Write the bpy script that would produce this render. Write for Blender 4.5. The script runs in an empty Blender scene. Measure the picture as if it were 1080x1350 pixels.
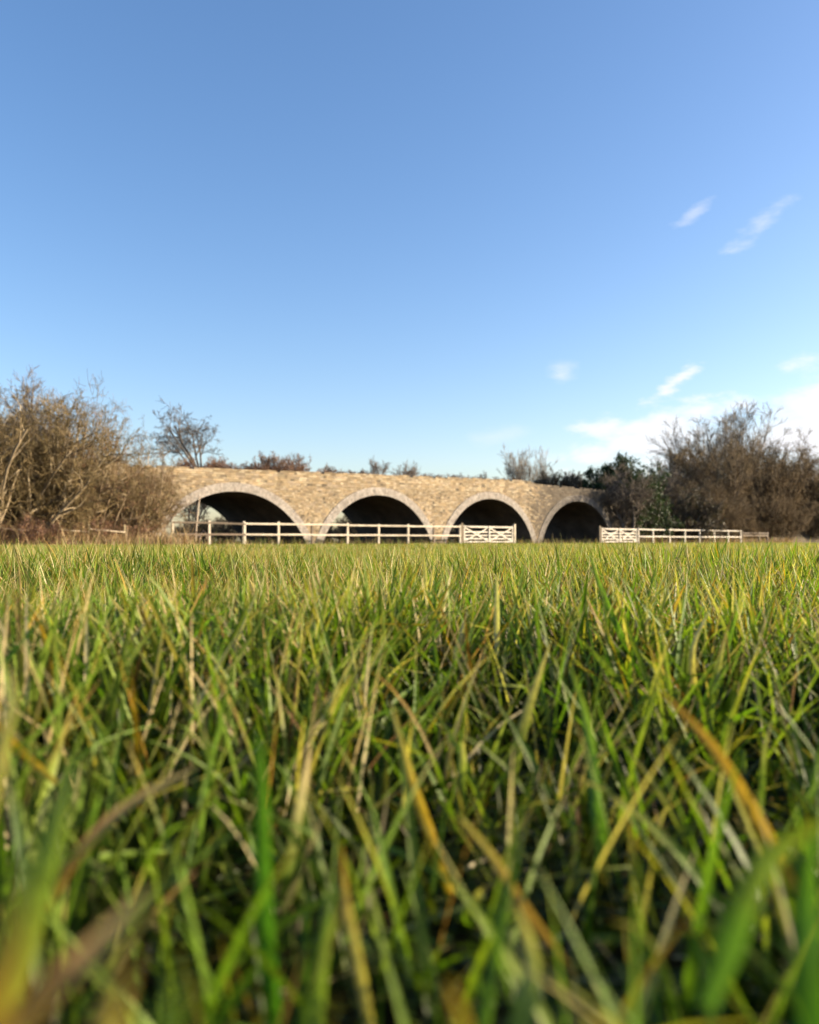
import bpy, math
import numpy as np

S = bpy.context.scene
COL = S.collection
RNG = np.random.default_rng(7)

# ------------------------------------------------------------------ frame of the bridge
# d runs along the bridge (to the right and away), b points behind it.
TH = math.radians(39.68)
DX, DY = math.cos(TH), math.sin(TH)


def W(s, q, z=0.0):
    """bridge coordinates (along, behind, up) -> world"""
    return (s * DX - q * DY, s * DY + q * DX, z)


SUN_AZ = math.atan2(0.97, 0.10)       # clockwise from +Y
SUN_EL = math.radians(14.0)


def sstep(a, b, x):
    t = np.clip((x - a) / (b - a), 0, 1)
    return t * t * (3 - 2 * t)


def hollow(x, y):
    """shallow dip just ahead of the lens, added to put the near grass in shade"""
    return np.exp(-((x - .2 - .25 * (y - .6)) / .44) ** 4 - ((y - .46) / .42) ** 4)


def gz(x, y):
    """gentle unevenness of the meadow"""
    r = np.sqrt(x * x + y * y)
    return (0.012 * np.sin(x * 3.1 + 1.3 * np.sin(y * 1.7)) + 0.012 * np.sin(y * 2.3 + x * 0.9 + 1.0)
            + 0.02 * np.sin(x * .61 + 2) * np.sin(y * .47 + .5)) * np.clip(r / 0.8, 0.3, 1) - .07 * hollow(x, y)


# ------------------------------------------------------------------ mesh helpers
def mesh_quads(name, V, F, mat, col=None, parent=None, smooth=False, tris=None):
    V = np.ascontiguousarray(V, dtype=np.float32).reshape(-1, 3)
    F = np.ascontiguousarray(F, dtype=np.int32).reshape(-1, 4)
    nq = len(F)
    loops = F.ravel()
    starts = np.arange(nq, dtype=np.int32) * 4
    if tris is not None and len(tris):
        T = np.ascontiguousarray(tris, dtype=np.int32).reshape(-1, 3)
        starts = np.concatenate([starts, nq * 4 + np.arange(len(T), dtype=np.int32) * 3])
        loops = np.concatenate([loops, T.ravel()])
    me = bpy.data.meshes.new(name)
    me.vertices.add(len(V))
    me.vertices.foreach_set('co', V.ravel())
    me.loops.add(len(loops))
    me.loops.foreach_set('vertex_index', loops.astype(np.int32))
    me.polygons.add(len(starts))
    me.polygons.foreach_set('loop_start', starts.astype(np.int32))
    me.polygons.foreach_set('use_smooth', np.full(len(starts), bool(smooth)))
    me.update(calc_edges=True)
    if col is not None:
        c = np.ones((len(V), 4), dtype=np.float32)
        c[:, :3] = np.asarray(col, dtype=np.float32).reshape(-1, 3)
        a = me.color_attributes.new('Col', 'FLOAT_COLOR', 'POINT')
        a.data.foreach_set('color', c.ravel())
    me.materials.append(mat)
    o = bpy.data.objects.new(name, me)
    COL.objects.link(o)
    if parent is not None:
        o.parent = parent
    return o


class MB:
    """collects chamfer-less boxes, prisms and tubes into one mesh"""

    def __init__(self):
        self.v, self.f, self.c, self.n = [], [], [], 0

    def add(self, V, F, c=(1, 1, 1)):
        V = np.asarray(V, float).reshape(-1, 3)
        self.v.append(V)
        self.f.append(np.asarray(F, int).reshape(-1, 4) + self.n)
        c = np.asarray(c, float)
        self.c.append(np.tile(c, (len(V), 1)) if c.ndim == 1 else c)
        self.n += len(V)

    def hexa(self, P, c=(1, 1, 1), faces=None):
        # P: 8 corners, 0-3 bottom ccw, 4-7 top ccw
        F = [(0, 3, 2, 1), (4, 5, 6, 7), (0, 1, 5, 4), (1, 2, 6, 5), (2, 3, 7, 6), (3, 0, 4, 7)]
        self.add(P, F if faces is None else [F[i] for i in faces], c)

    def box(self, x0, x1, y0, y1, z0, z1, c=(1, 1, 1)):
        self.hexa([(x0, y0, z0), (x1, y0, z0), (x1, y1, z0), (x0, y1, z0),
                   (x0, y0, z1), (x1, y0, z1), (x1, y1, z1), (x0, y1, z1)], c)

    def bar(self, a, b, w, h, c=(1, 1, 1), up=(0, 1, 0)):
        """rectangular, slightly chamfered bar from a to b; w along 'up', h across"""
        a = np.array(a, float); b = np.array(b, float)
        t = (b - a) / np.linalg.norm(b - a)
        u = np.array(up, float); u = u - t * u.dot(t); u /= np.linalg.norm(u)
        n = np.cross(t, u)
        ch = min(w, h) * .16
        prof = [(-w / 2 + ch, -h / 2), (w / 2 - ch, -h / 2), (w / 2, -h / 2 + ch), (w / 2, h / 2 - ch),
                (w / 2 - ch, h / 2), (-w / 2 + ch, h / 2), (-w / 2, h / 2 - ch), (-w / 2, -h / 2 + ch)]
        V = [a + u * p + n * r for p, r in prof] + [b + u * p + n * r for p, r in prof]
        F = [(i, (i + 1) % 8, 8 + (i + 1) % 8, 8 + i) for i in range(8)]
        F += [(0, 7, 6, 5), (0, 5, 4, 1), (1, 4, 3, 2), (8, 9, 12, 13), (9, 10, 11, 12), (8, 13, 14, 15)]
        self.add(V, F, c)

    def build(self, name, mat, parent=None, smooth=False):
        return mesh_quads(name, np.concatenate(self.v), np.concatenate(self.f), mat,
                          np.concatenate(self.c), parent, smooth)


def tubes(pts, rad, K):
    """pts (N,M,3), rad (N,M) -> verts, quads"""
    N, M, _ = pts.shape
    t = np.gradient(pts, axis=1)
    t /= np.linalg.norm(t, axis=2, keepdims=True) + 1e-9
    ref = np.where(np.abs(t[..., 2:3]) > .9, np.array([1., 0, 0]), np.array([0, 0, 1.]))
    n1 = np.cross(t, ref); n1 /= np.linalg.norm(n1, axis=2, keepdims=True) + 1e-9
    n2 = np.cross(t, n1)
    a = np.arange(K) * 2 * math.pi / K
    V = pts[:, :, None] + rad[:, :, None, None] * (np.cos(a)[:, None] * n1[:, :, None] + np.sin(a)[:, None] * n2[:, :, None])
    idx = np.arange(N * M * K).reshape(N, M, K)
    A = idx[:, :-1]; B = idx[:, 1:]
    F = np.stack([A, np.roll(A, -1, 2), np.roll(B, -1, 2), B], -1)
    return V.reshape(-1, 3), F.reshape(-1, 4)


def empty(name, loc, rz=0.0):
    o = bpy.data.objects.new(name, None)
    o.empty_display_size = .3
    COL.objects.link(o)
    o.location = loc
    o.rotation_euler = (0, 0, rz)
    return o


def tag(o, label=None, cat=None, group=None, kind=None):
    for k, v in (('label', label), ('category', cat), ('group', group), ('kind', kind)):
        if v:
            o[k] = v
    return o


def copy_tree(o, loc, rz, scale):
    c = o.copy(); COL.objects.link(c)
    c.location = loc; c.rotation_euler = (0, 0, rz); c.scale = scale
    for ch in list(o.children):
        k = ch.copy(); COL.objects.link(k); k.parent = c
    return c


# ------------------------------------------------------------------ materials
def new_mat(name):
    m = bpy.data.materials.new(name)
    m.use_nodes = True
    nt = m.node_tree
    b = nt.nodes['Principled BSDF']
    return m, nt, b


def node(nt, t, **kw):
    n = nt.nodes.new(t)
    for k, v in kw.items():
        setattr(n, k, v)
    return n


def noise(nt, scale, detail=4, coord='Object', rough=.55):
    tc = node(nt, 'ShaderNodeTexCoord')
    n = node(nt, 'ShaderNodeTexNoise')
    n.inputs['Scale'].default_value = scale
    n.inputs['Detail'].default_value = detail
    n.inputs['Roughness'].default_value = rough
    nt.links.new(tc.outputs[coord], n.inputs['Vector'])
    return n


def ramp(nt, fac, stops):
    r = node(nt, 'ShaderNodeValToRGB')
    el = r.color_ramp.elements
    while len(el) < len(stops):
        el.new(.5)
    for e, (p, c) in zip(el, stops):
        e.position = p
        e.color = (*c, 1) if len(c) == 3 else c
    nt.links.new(fac, r.inputs['Fac'])
    return r


def mul(nt, a, b, fac=1.0, mode='MULTIPLY'):
    m = node(nt, 'ShaderNodeMix', data_type='RGBA', blend_type=mode)
    m.inputs[0].default_value = fac
    nt.links.new(a, m.inputs[6]); nt.links.new(b, m.inputs[7])
    return m.outputs[2]


def attr_mat(name, rough=.8, spec=.2, nscale=6., lo=.65, hi=1.3, bump=0., bscale=20., translucent=0., tcol=(1.1, 1.15, .5)):
    """surface whose own colour is stored per piece; a noise adds wear on top"""
    m, nt, b = new_mat(name)
    at = node(nt, 'ShaderNodeAttribute', attribute_name='Col')
    n = noise(nt, nscale)
    r = ramp(nt, n.outputs['Fac'], [(.25, (lo,) * 3), (.75, (hi,) * 3)])
    c = mul(nt, at.outputs['Color'], r.outputs['Color'])
    nt.links.new(c, b.inputs['Base Color'])
    b.inputs['Roughness'].default_value = rough
    b.inputs['Specular IOR Level'].default_value = spec
    if bump:
        bn = noise(nt, bscale, 6)
        bp = node(nt, 'ShaderNodeBump')
        bp.inputs['Strength'].default_value = bump
        bp.inputs['Distance'].default_value = .02
        nt.links.new(bn.outputs['Fac'], bp.inputs['Height'])
        nt.links.new(bp.outputs['Normal'], b.inputs['Normal'])
    if translucent:
        tr = node(nt, 'ShaderNodeBsdfTranslucent')
        tint = node(nt, 'ShaderNodeRGB'); tint.outputs[0].default_value = (*tcol, 1)
        nt.links.new(mul(nt, c, tint.outputs[0]), tr.inputs['Color'])
        mx = node(nt, 'ShaderNodeMixShader'); mx.inputs[0].default_value = translucent
        nt.links.new(b.outputs[0], mx.inputs[1]); nt.links.new(tr.outputs[0], mx.inputs[2])
        nt.links.new(mx.outputs[0], nt.nodes['Material Output'].inputs['Surface'])
    return m


M_GRASS = attr_mat('grass_blade', rough=.5, spec=.2, nscale=160., lo=.68, hi=1.28, translucent=.34, tcol=(1.38, 1.6, .34))
M_DRY = attr_mat('dry_stalk', rough=.7, spec=.2, nscale=20., translucent=.26, tcol=(1.1, 1.0, .8))
M_BARK = attr_mat('bark', rough=.85, spec=.15, nscale=5., bump=.5, bscale=25.)
M_TWIG = attr_mat('twig', rough=.8, spec=.2, nscale=1.2, lo=.7, hi=1.35)
M_LEAF = attr_mat('leaf', rough=.5, spec=.35, nscale=1.5, translucent=.25)
M_STONE = attr_mat('limestone', rough=.9, spec=.15, nscale=1.1, lo=.74, hi=1.2, bump=.5, bscale=30.)
M_BRICK = attr_mat('ring_brick', rough=.9, spec=.15, nscale=4., lo=.7, hi=1.2, bump=.5, bscale=40.)
M_TIMBER = attr_mat('pale_timber', rough=.7, spec=.25, nscale=3., lo=.62, hi=1.15, bump=.25, bscale=60.)


def soil_mat():
    m, nt, b = new_mat('meadow_soil')
    n1 = noise(nt, .6, 8, rough=.65); n2 = noise(nt, 45., 5)
    r1 = ramp(nt, n1.outputs['Fac'], [(.3, (.03, .024, .01)), (.55, (.045, .04, .014)), (.75, (.075, .058, .026))])
    r2 = ramp(nt, n2.outputs['Fac'], [(.3, (.55,) * 3), (.7, (1.35,) * 3)])
    nt.links.new(mul(nt, r1.outputs['Color'], r2.outputs['Color']), b.inputs['Base Color'])
    b.inputs['Roughness'].default_value = 1
    b.inputs['Specular IOR Level'].default_value = .05
    return m


def vault_mat():
    m, nt, b = new_mat('vault_brick')
    tc = node(nt, 'ShaderNodeTexCoord')
    br = node(nt, 'ShaderNodeTexBrick')
    br.inputs['Scale'].default_value = 1
    br.inputs['Brick Width'].default_value = .24
    br.inputs['Row Height'].default_value = .085
    br.inputs['Mortar Size'].default_value = .01
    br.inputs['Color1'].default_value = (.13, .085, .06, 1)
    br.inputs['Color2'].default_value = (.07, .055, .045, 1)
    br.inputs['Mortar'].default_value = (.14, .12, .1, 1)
    nt.links.new(tc.outputs['UV'], br.inputs['Vector'])
    n = noise(nt, .9, 6)
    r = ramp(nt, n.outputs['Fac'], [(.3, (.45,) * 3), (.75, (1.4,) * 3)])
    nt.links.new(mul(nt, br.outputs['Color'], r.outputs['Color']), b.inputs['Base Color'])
    b.inputs['Roughness'].default_value = .9
    return m


def bank_mat():
    m, nt, b = new_mat('bank_earth')
    n1 = noise(nt, .8, 8)
    r1 = ramp(nt, n1.outputs['Fac'], [(.3, (.05, .04, .02)), (.6, (.1, .075, .04)), (.8, (.15, .12, .06))])
    nt.links.new(r1.outputs['Color'], b.inputs['Base Color'])
    b.inputs['Roughness'].default_value = 1
    return m


M_SOIL, M_VAULT, M_BANK = soil_mat(), vault_mat(), bank_mat()


def mortar_mat():
    m, nt, b = new_mat('lime_mortar')
    n1 = noise(nt, 3., 8); n2 = noise(nt, .35, 4)
    r1 = ramp(nt, n1.outputs['Fac'], [(.3, (.09, .07, .046)), (.7, (.17, .135, .09))])
    r2 = ramp(nt, n2.outputs['Fac'], [(.35, (.75,) * 3), (.65, (1.1,) * 3)])
    nt.links.new(mul(nt, r1.outputs['Color'], r2.outputs['Color']), b.inputs['Base Color'])
    b.inputs['Roughness'].default_value = 1
    return m


M_MORTAR = mortar_mat()

# ------------------------------------------------------------------ ground
def build_ground():
    rr = np.concatenate([np.linspace(0.0, 4, 90), np.geomspace(4.2, 90, 60), np.geomspace(110, 3000, 14)])
    na = 180
    A = np.arange(na) * 2 * math.pi / na
    X = rr[:, None] * np.cos(A); Y = rr[:, None] * np.sin(A)
    Z = gz(X, Y) * np.clip(1.4 - rr[:, None] / 90, 0, 1)
    V = np.stack([X, Y, Z], -1)
    idx = np.arange(len(rr) * na).reshape(len(rr), na)
    Fq = np.stack([idx[:-1], np.roll(idx[:-1], -1, 1)[...], np.roll(idx[1:], -1, 1), idx[1:]], -1)[:, :, ::-1]
    o = mesh_quads('ground', V, Fq, M_SOIL, smooth=True)
    tag(o, kind='structure')


build_ground()

# ------------------------------------------------------------------ embankments either side of the bridge
def build_bank(name, s0, s1, ramp_at, sign):
    ss = np.linspace(s0, s1, 60); qq = np.linspace(36, 62, 44)
    SS, QQ = np.meshgrid(ss, qq, indexing='ij')
    cross = np.clip((7.4 - np.abs(QQ - 48.0)) / 5.0, -.1, 1)
    along = np.clip((ramp_at - SS) * sign / 3.5, -.1, 1)
    H = 4.0 * np.minimum(cross, along)
    H += (0.18 * np.sin(SS * 1.7 + QQ) * np.sin(QQ * 1.3)) * (H > .3)
    P = np.stack([SS * DX - QQ * DY, SS * DY + QQ * DX, H], -1)
    idx = np.arange(SS.size).reshape(SS.shape)
    F = np.stack([idx[:-1, :-1], idx[1:, :-1], idx[1:, 1:], idx[:-1, 1:]], -1)
    tag(mesh_quads(name, P, F, M_BANK, smooth=True), kind='structure')


build_bank('embankment', -40, 15.5, 15.0, 1)
build_bank('embankment', 54.5, 110, 56.5, -1)

# ------------------------------------------------------------------ the bridge
Q0, Q1 = 40.0, 47.6
ARCH = [(21.0, 4.47, 2.88), (30.78, 4.22, 3.02), (40.5, 4.25, 3.12), (49.95, 4.2, 3.24)]   # centre, half chord at the ground, crown
TOPX = [8, 16, 21, 26, 34, 40, 44.2, 45.2, 50, 53.5, 55.2, 58.2, 60.5]
TOPZ = [3.9, 4.0, 4.08, 4.2, 4.36, 4.48, 4.56, 4.34, 4.3, 4.22, 3.4, 1.3, .4]
S_A, S_B = 10.0, 60.0


def top(s):
    return np.interp(s, TOPX, TOPZ)


def circ(a):
    c, hc, cr = a
    R = (hc * hc + cr * cr) / (2 * cr)
    return c, cr - R, R


def build_bridge():
    ox, oy = S_A, Q0
    root = empty('stone_bridge', W(S_A, Q0), TH)
    tag(root, 'long buff stone bridge with four grey brick arches across the far side of the meadow', 'bridge')

    # column edges, denser over the arches, one edge exactly at every springing
    edges = [S_A]
    for c, hc, cr in ARCH:
        edges += [c - hc] + list(c - hc * np.cos(np.linspace(0, math.pi, 61))[1:-1]) + [c + hc]
    edges += list(np.arange(S_A + .5, ARCH[0][0] - ARCH[0][1], .5)) + list(np.arange(ARCH[3][0] + ARCH[3][1] + .3, S_B, .3)) + [S_B]
    edges = np.array(sorted(edges))

    def face(q, flip, s_shift=0):
        mb = MB()
        for a, b in zip(edges[:-1], edges[1:]):
            if b - a < 1e-4:
                continue
            m = (a + b) / 2
            za = zb = -.3
            for ar in ARCH:
                c, hc, cr = ar
                if c - hc < m < c + hc:
                    cc, zc, R = circ(ar)
                    za = zc + math.sqrt(max(R * R - (a - cc) ** 2, 0)); zb = zc + math.sqrt(max(R * R - (b - cc) ** 2, 0))
            P = [(a - ox, q - oy, za), (b - ox, q - oy, zb), (b - ox, q - oy, float(top(b)) - .1), (a - ox, q - oy, float(top(a)) - .1)]
            mb.add(P, [(0, 1, 2, 3)] if not flip else [(3, 2, 1, 0)])
        return mb

    face(Q0, False).build('mortar_bed', M_MORTAR, root)
    face(Q1, True).build('rear_wall', M_MORTAR, root)

    # deck, closed between the two faces
    mb = MB()
    ds = np.linspace(S_A, S_B, 90)
    for a, b in zip(ds[:-1], ds[1:]):
        ta, tb = float(top(a)) - .12, float(top(b)) - .12
        mb.add([(a - ox, .01, ta), (b - ox, .01, tb), (b - ox, Q1 - Q0 - .01, tb), (a - ox, Q1 - Q0 - .01, ta)], [(0, 1, 2, 3)])
    for e in (S_A, S_B):
        mb.add([(e - ox, 0, -.3), (e - ox, Q1 - Q0, -.3), (e - ox, Q1 - Q0, float(top(e)) - .1), (e - ox, 0, float(top(e)) - .1)], [(0, 1, 2, 3)])
    mb.build('deck', M_BANK, root)

    # vaults
    for ar in ARCH:
        cc, zc, R = circ(ar)
        half = math.acos((-.3 - zc) / R)
        an = np.linspace(-half, half, 64); qs = np.linspace(0, Q1 - Q0, 14)
        AA, QQ = np.meshgrid(an, qs, indexing='ij')
        wob = 1 + 0.004 * np.sin(AA * 9 + QQ) * np.sin(QQ * 1.4) * (QQ > .2)
        V = np.stack([cc - ox + R * wob * np.sin(AA), QQ, zc + R * wob * np.cos(AA)], -1)
        idx = np.arange(AA.size).reshape(AA.shape)
        F = np.stack([idx[:-1, :-1], idx[:-1, 1:], idx[1:, 1:], idx[1:, :-1]], -1)
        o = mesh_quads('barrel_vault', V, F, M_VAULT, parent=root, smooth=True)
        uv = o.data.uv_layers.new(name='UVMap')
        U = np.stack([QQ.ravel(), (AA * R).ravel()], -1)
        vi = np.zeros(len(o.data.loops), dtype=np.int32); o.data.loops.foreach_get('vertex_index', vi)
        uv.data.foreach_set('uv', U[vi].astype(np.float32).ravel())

    # brick rings: four courses of headers
    rng = np.random.default_rng(11)
    PAL = np.array([(.27, .24, .205), (.32, .285, .245), (.22, .19, .165), (.25, .205, .17), (.36, .325, .28), (.23, .185, .155)])
    for ai, ar in enumerate(ARCH):
        cc, zc, R = circ(ar)
        mb = MB()
        half = math.acos((-.1 - zc) / R)
        nb = int(2 * half * R / .078)
        for ring in range(4):
            r0 = R + .004 + ring * .122; r1 = r0 + .112
            off = rng.uniform(0, 1)
            for k in range(nb):
                a0 = -half + (k + off - .5) * 2 * half / nb; a1 = a0 + 2 * half / nb * .9
                if a0 < -half or a1 > half:
                    continue
                am = (a0 + a1) / 2
                sm = cc + (r0 + .05) * math.sin(am)
                # adjoining rings meet over the pier: stop at the middle of it
                lim_l = (ARCH[ai - 1][0] + ARCH[ai - 1][1] + cc - ar[1]) / 2 if ai else -99
                lim_r = (ARCH[ai + 1][0] - ARCH[ai + 1][1] + cc + ar[1]) / 2 if ai < 3 else 999
                if not lim_l + .03 < sm < lim_r - .03:
                    continue
                pr = .055 + rng.normal(0, .006) + (.008 if ring == 0 else 0)
                c = (PAL[rng.integers(len(PAL))] * .5 + np.array([.36, .33, .285]) * .5) * rng.uniform(.9, 1.1)
                c = c * (1 - .5 * float(sstep(44.0, 46.6, sm + rng.normal(0, .4))))  # staining and shade over the last arch, put into the brick colour
                P = []
                for y in (-pr, -.002):
                    pass
                def pt(r, a, y):
                    return (cc - ox + r * math.sin(a), y, zc + r * math.cos(a))
                P = [pt(r0, a0, -pr), pt(r0, a1, -pr), pt(r0, a1, -.002), pt(r0, a0, -.002),
                     pt(r1, a0, -pr), pt(r1, a1, -pr), pt(r1, a1, -.002), pt(r1, a0, -.002)]
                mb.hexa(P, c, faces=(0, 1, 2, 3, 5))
        # mortar behind the ring bricks
        n = 60
        an = np.linspace(-half, half, n + 1)
        for a0, a1 in zip(an[:-1], an[1:]):
            def pm(r, a, y):
                return (cc - ox + r * math.sin(a), y, zc + r * math.cos(a))
            y = -.038
            sm = cc + (R + .2) * math.sin((a0 + a1) / 2)
            ra, rb = R + .009, R + .482
            mb.hexa([pm(ra, a0, y), pm(ra, a1, y), pm(ra, a1, -.004), pm(ra, a0, -.004),
                     pm(rb, a0, y), pm(rb, a1, y), pm(rb, a1, -.004), pm(rb, a0, -.004)], (.26, .235, .2), faces=(0, 1, 2))
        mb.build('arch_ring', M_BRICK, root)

    # stone facing, course by course
    SP = np.array([(.50, .375, .205), (.44, .31, .16), (.56, .45, .275), (.38, .285, .175), (.48, .34, .17),
                   (.60, .50, .33), (.41, .32, .22), (.34, .235, .125), (.52, .40, .235)])
    mb = MB()
    z = 0.0
    courses = []
    while z < 4.2:
        h = rng.uniform(.07, .13) if z < 3.45 else rng.uniform(.105, .135)
        courses.append((z, min(h, 4.22 - z) if 4.2 - z - h < .06 else h))
        z += h
    for ci, (z0, h) in enumerate(courses):
        zf = (z0 + h / 2) / 4.2
        lastc = ci >= len(courses) - 1
        s = S_A + rng.uniform(0, .2)
        while s < S_B - .2:
            L = rng.uniform(.09, .28) if zf < .8 else rng.uniform(.15, .38)
            L *= 1 + .5 * (rng.random() < .08)
            a, b = s, min(s + L, S_B)
            s += L + rng.uniform(.003, .009)
            sc_a, sc_b = top(a) / 4.2, top(b) / 4.2
            m = (a + b) / 2
            k = .5 * (sc_a + sc_b)
            zm = (z0 + h / 2) * k
            bad = False
            for ar in ARCH:
                cc, zc, R = circ(ar)
                Re = R + .485
                # cut the stone back to the outside of the ring
                if (m - cc) ** 2 + (zm - zc) ** 2 < Re * Re:
                    if zm - zc < Re:
                        x = math.sqrt(max(Re * Re - (zm - zc) ** 2, 0))
                        if m < cc and cc - x - a > .07:
                            b = cc - x
                        elif m >= cc and b - (cc + x) > .07:
                            a = cc + x
                        else:
                            bad = True
                    else:
                        bad = True
                    break
                else:
                    if abs(zm - zc) < Re:
                        x = math.sqrt(Re * Re - (zm - zc) ** 2)
                        if a < cc - x < b:
                            b = cc - x
                        elif a < cc + x < b:
                            a = cc + x
            if bad or b - a < .06:
                continue
            if rng.random() < ((.055 if zf < .75 else .025) if not lastc else .14):
                continue
            j = lambda w: rng.normal(0, w)
            gap = .012
            hh = h * (1 if not lastc else rng.uniform(.8, 1.15))
            za0, zb0 = z0 * sc_a + gap * .5, z0 * sc_b + gap * .5
            za1, zb1 = (z0 + hh) * sc_a - gap, (z0 + hh) * sc_b - gap
            pr = .014 + abs(j(.007))
            w = .003 if zf > .8 else .008
            P = [(a - ox + j(w * .4), -pr + j(.004), za0 + j(w * .5)), (b - ox + j(w * .4), -pr + j(.004), zb0 + j(w * .5)), (b - ox, .03, zb0), (a - ox, .03, za0),
                 (a - ox + j(w), -pr * .8 + j(.004), za1 + j(w)), (b - ox + j(w), -pr * .8 + j(.004), zb1 + j(w)), (b - ox, .03, zb1), (a - ox, .03, za1)]
            if lastc or ci == len(courses) - 2:
                dep = rng.uniform(.18, .32)
                for q in (2, 3, 6, 7):
                    P[q] = (P[q][0], dep, P[q][2])
            c = (SP[rng.integers(len(SP))] * .6 + np.array([.43, .355, .25]) * .4) * rng.uniform(.46, .80)
            st = float(sstep(43.0, 46.4, m + rng.normal(0, .9) - .35 * max(zm - 2.6, 0)))  # grey staining and tree shade around the last arch, mixed into the stone colour
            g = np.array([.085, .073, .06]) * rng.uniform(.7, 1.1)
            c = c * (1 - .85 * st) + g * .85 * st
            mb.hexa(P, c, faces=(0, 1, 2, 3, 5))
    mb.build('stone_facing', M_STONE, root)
    return root


build_bridge()

# ------------------------------------------------------------------ fences and gates
QF = 38.0
U0 = lambda x: (x - 540.0) / 1080.0


PALE = (.52, .455, .35)
BROWN = (.16, .12, .08)  # darker brown for a few posts of the pale fence


def timber_fence(label, xs, rails, height, col, brown=(), group=None, q=QF, pw=.11, rail_w=.095, rail_cols=None, name='timber_fence', sag=0.0):
    ss = [s_of(x, q) for x in xs]
    root = empty(name, W(ss[0], q), TH)
    tag(root, label, 'fence', group)
    rng = np.random.default_rng(int(ss[0] * 100))
    for i, s in enumerate(ss):
        x = s - ss[0]
        c = np.array(BROWN if i in brown else col) * rng.uniform(.88, 1.08)
        mb = MB()
        l = rng.normal(0, .012); hz = height + rng.normal(0, .015)
        P = [(x - pw / 2, -pw / 2, -.2), (x + pw / 2, -pw / 2, -.2), (x + pw / 2, pw / 2, -.2), (x - pw / 2, pw / 2, -.2),
             (x - pw / 2 + l, -pw / 2, hz - .03), (x + pw / 2 + l, -pw / 2, hz - .03), (x + pw / 2 + l, pw / 2, hz - .03), (x - pw / 2 + l, pw / 2, hz - .03)]
        mb.hexa(P, c, faces=(0, 2, 3, 4, 5))
        e = pw * .3
        T = P[4:] + [(x - e + l, -e, hz), (x + e + l, -e, hz), (x + e + l, e, hz), (x - e + l, e, hz)]
        mb.add(T, [(0, 1, 5, 4), (1, 2, 6, 5), (2, 3, 7, 6), (3, 0, 4, 7), (4, 5, 6, 7)], c)
        o = mb.build('post', M_TIMBER, root)
        if i in brown:
            o['label'] = 'brown post'
    for i in range(len(ss) - 1):
        for r, z in enumerate(rails):
            a, b = ss[i] - ss[0], ss[i + 1] - ss[0]
            c = np.array(rail_cols[r] if rail_cols else col) * rng.uniform(.88, 1.08)
            mb = MB()
            y = -pw / 2 - .021
            dz = rng.normal(0, .008)
            mb.bar((a + .004, y, z + dz), (b - .004, y, z + rng.normal(0, .008) - sag), .04, rail_w, c)
            mb.build('rail', M_TIMBER, root)
    return root


def s_of(x, q=QF):
    u = U0(x)
    D = q / (DX - DY * u)
    return D * (u * DX + DY)


timber_fence('dark two-rail fence with pale posts under the left end of the leftmost arch', [228, 276, 321],
             (1.11, .54), 1.23, PALE, q=QF + .02, rail_cols=[(.13, .1, .07), (.16, .12, .085)])  # rails set darker brown than the pale posts
timber_fence('pale two-rail timber fence running past the two left arches up to the first gate', [322.5, 367, 412, 458, 499, 538, 572, 606.5],
             (1.11, .545), 1.23, PALE, brown=(2, 6))
timber_fence('pale two-rail fence to the right of the second gate in front of the dark trees', [841.5, 861, 883, 903, 922.5, 941.7, 960, 976.7],
             (1.11, .56), 1.2, (.56, .51, .42))
timber_fence('short old grey two-rail fence beyond the far end of the pale fence', [979, 1001, 1012],
             (.72, .95), 1.15, (.15, .115, .08), q=39.2, rail_cols=[(.2, .155, .105), (.12, .09, .065)], name='old_fence')


def gate(label, x0, x1, h):
    a, b = s_of(x0), s_of(x1)
    root = empty('field_gate', W(a, QF), TH)
    tag(root, label, 'gate', 'white braced field gates')
    L = b - a
    c = (.58, .53, .44)
    def part(n, p, q, w, hh, y=0):
        mb = MB(); mb.bar((p[0], y, p[1]), (q[0], y, q[1]), w, hh, np.array(c) * RNG.uniform(.93, 1.04)); mb.build(n, M_TIMBER, root)
    # hanging and closing stiles, top rail heavier, four lower rails, crossed braces
    part('stile', (.07, .1), (.07, h + .06), .075, .11)
    part('stile', (L - .07, .1), (L - .07, h + .03), .075, .1)
    part('stile', (L / 2, .12), (L / 2, h + .03), .03, .1, -.052)
    part('top_rail', (.02, h - .04), (L - .02, h - .04), .07, .11, -.001)
    for z in (.16, .36, .57, .79):
        part('rail', (.1, z), (L - .1, z), .026, .085)
    for p, q in (((.12, h - .1), (L / 2 - .06, .18)), ((.12, .18), (L / 2 - .06, h - .1)),
                 ((L / 2 + .06, h - .1), (L - .12, .18)), ((L / 2 + .06, .18), (L - .12, h - .1))):
        y = -.03 if p[1] > q[1] else .03
        part('brace', p, q, .026, .085, y)
    # iron strap hinges on the hanging stile, a latch bar on the other
    for z in (.2, h - .06):
        mb = MB(); mb.bar((-.04, -.056, z), (.5, -.056, z), .012, .045, (.05, .045, .04)); mb.build('hinge', M_TIMBER, root)
    mb = MB(); mb.bar((L - .2, -.056, h - .3), (L + .03, -.056, h - .3), .014, .04, (.05, .045, .04)); mb.build('latch', M_TIMBER, root)
    return root


def gate_post(label, x, h=1.32, w=.16, c=(.2, .155, .1)):
    s = s_of(x)
    root = empty('gate_post', W(s, QF), TH)
    tag(root, label, 'post', 'posts the gates hang from')
    mb = MB()
    mb.bar((0, 0, -.2), (0, 0, h), w, w, c)
    mb.build('shaft', M_TIMBER, root)
    mb = MB(); mb.bar((0, 0, h), (0, 0, h + .03), w * .8, w * .8, np.array(c) * 1.4); mb.build('cap', M_TIMBER, root)


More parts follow.
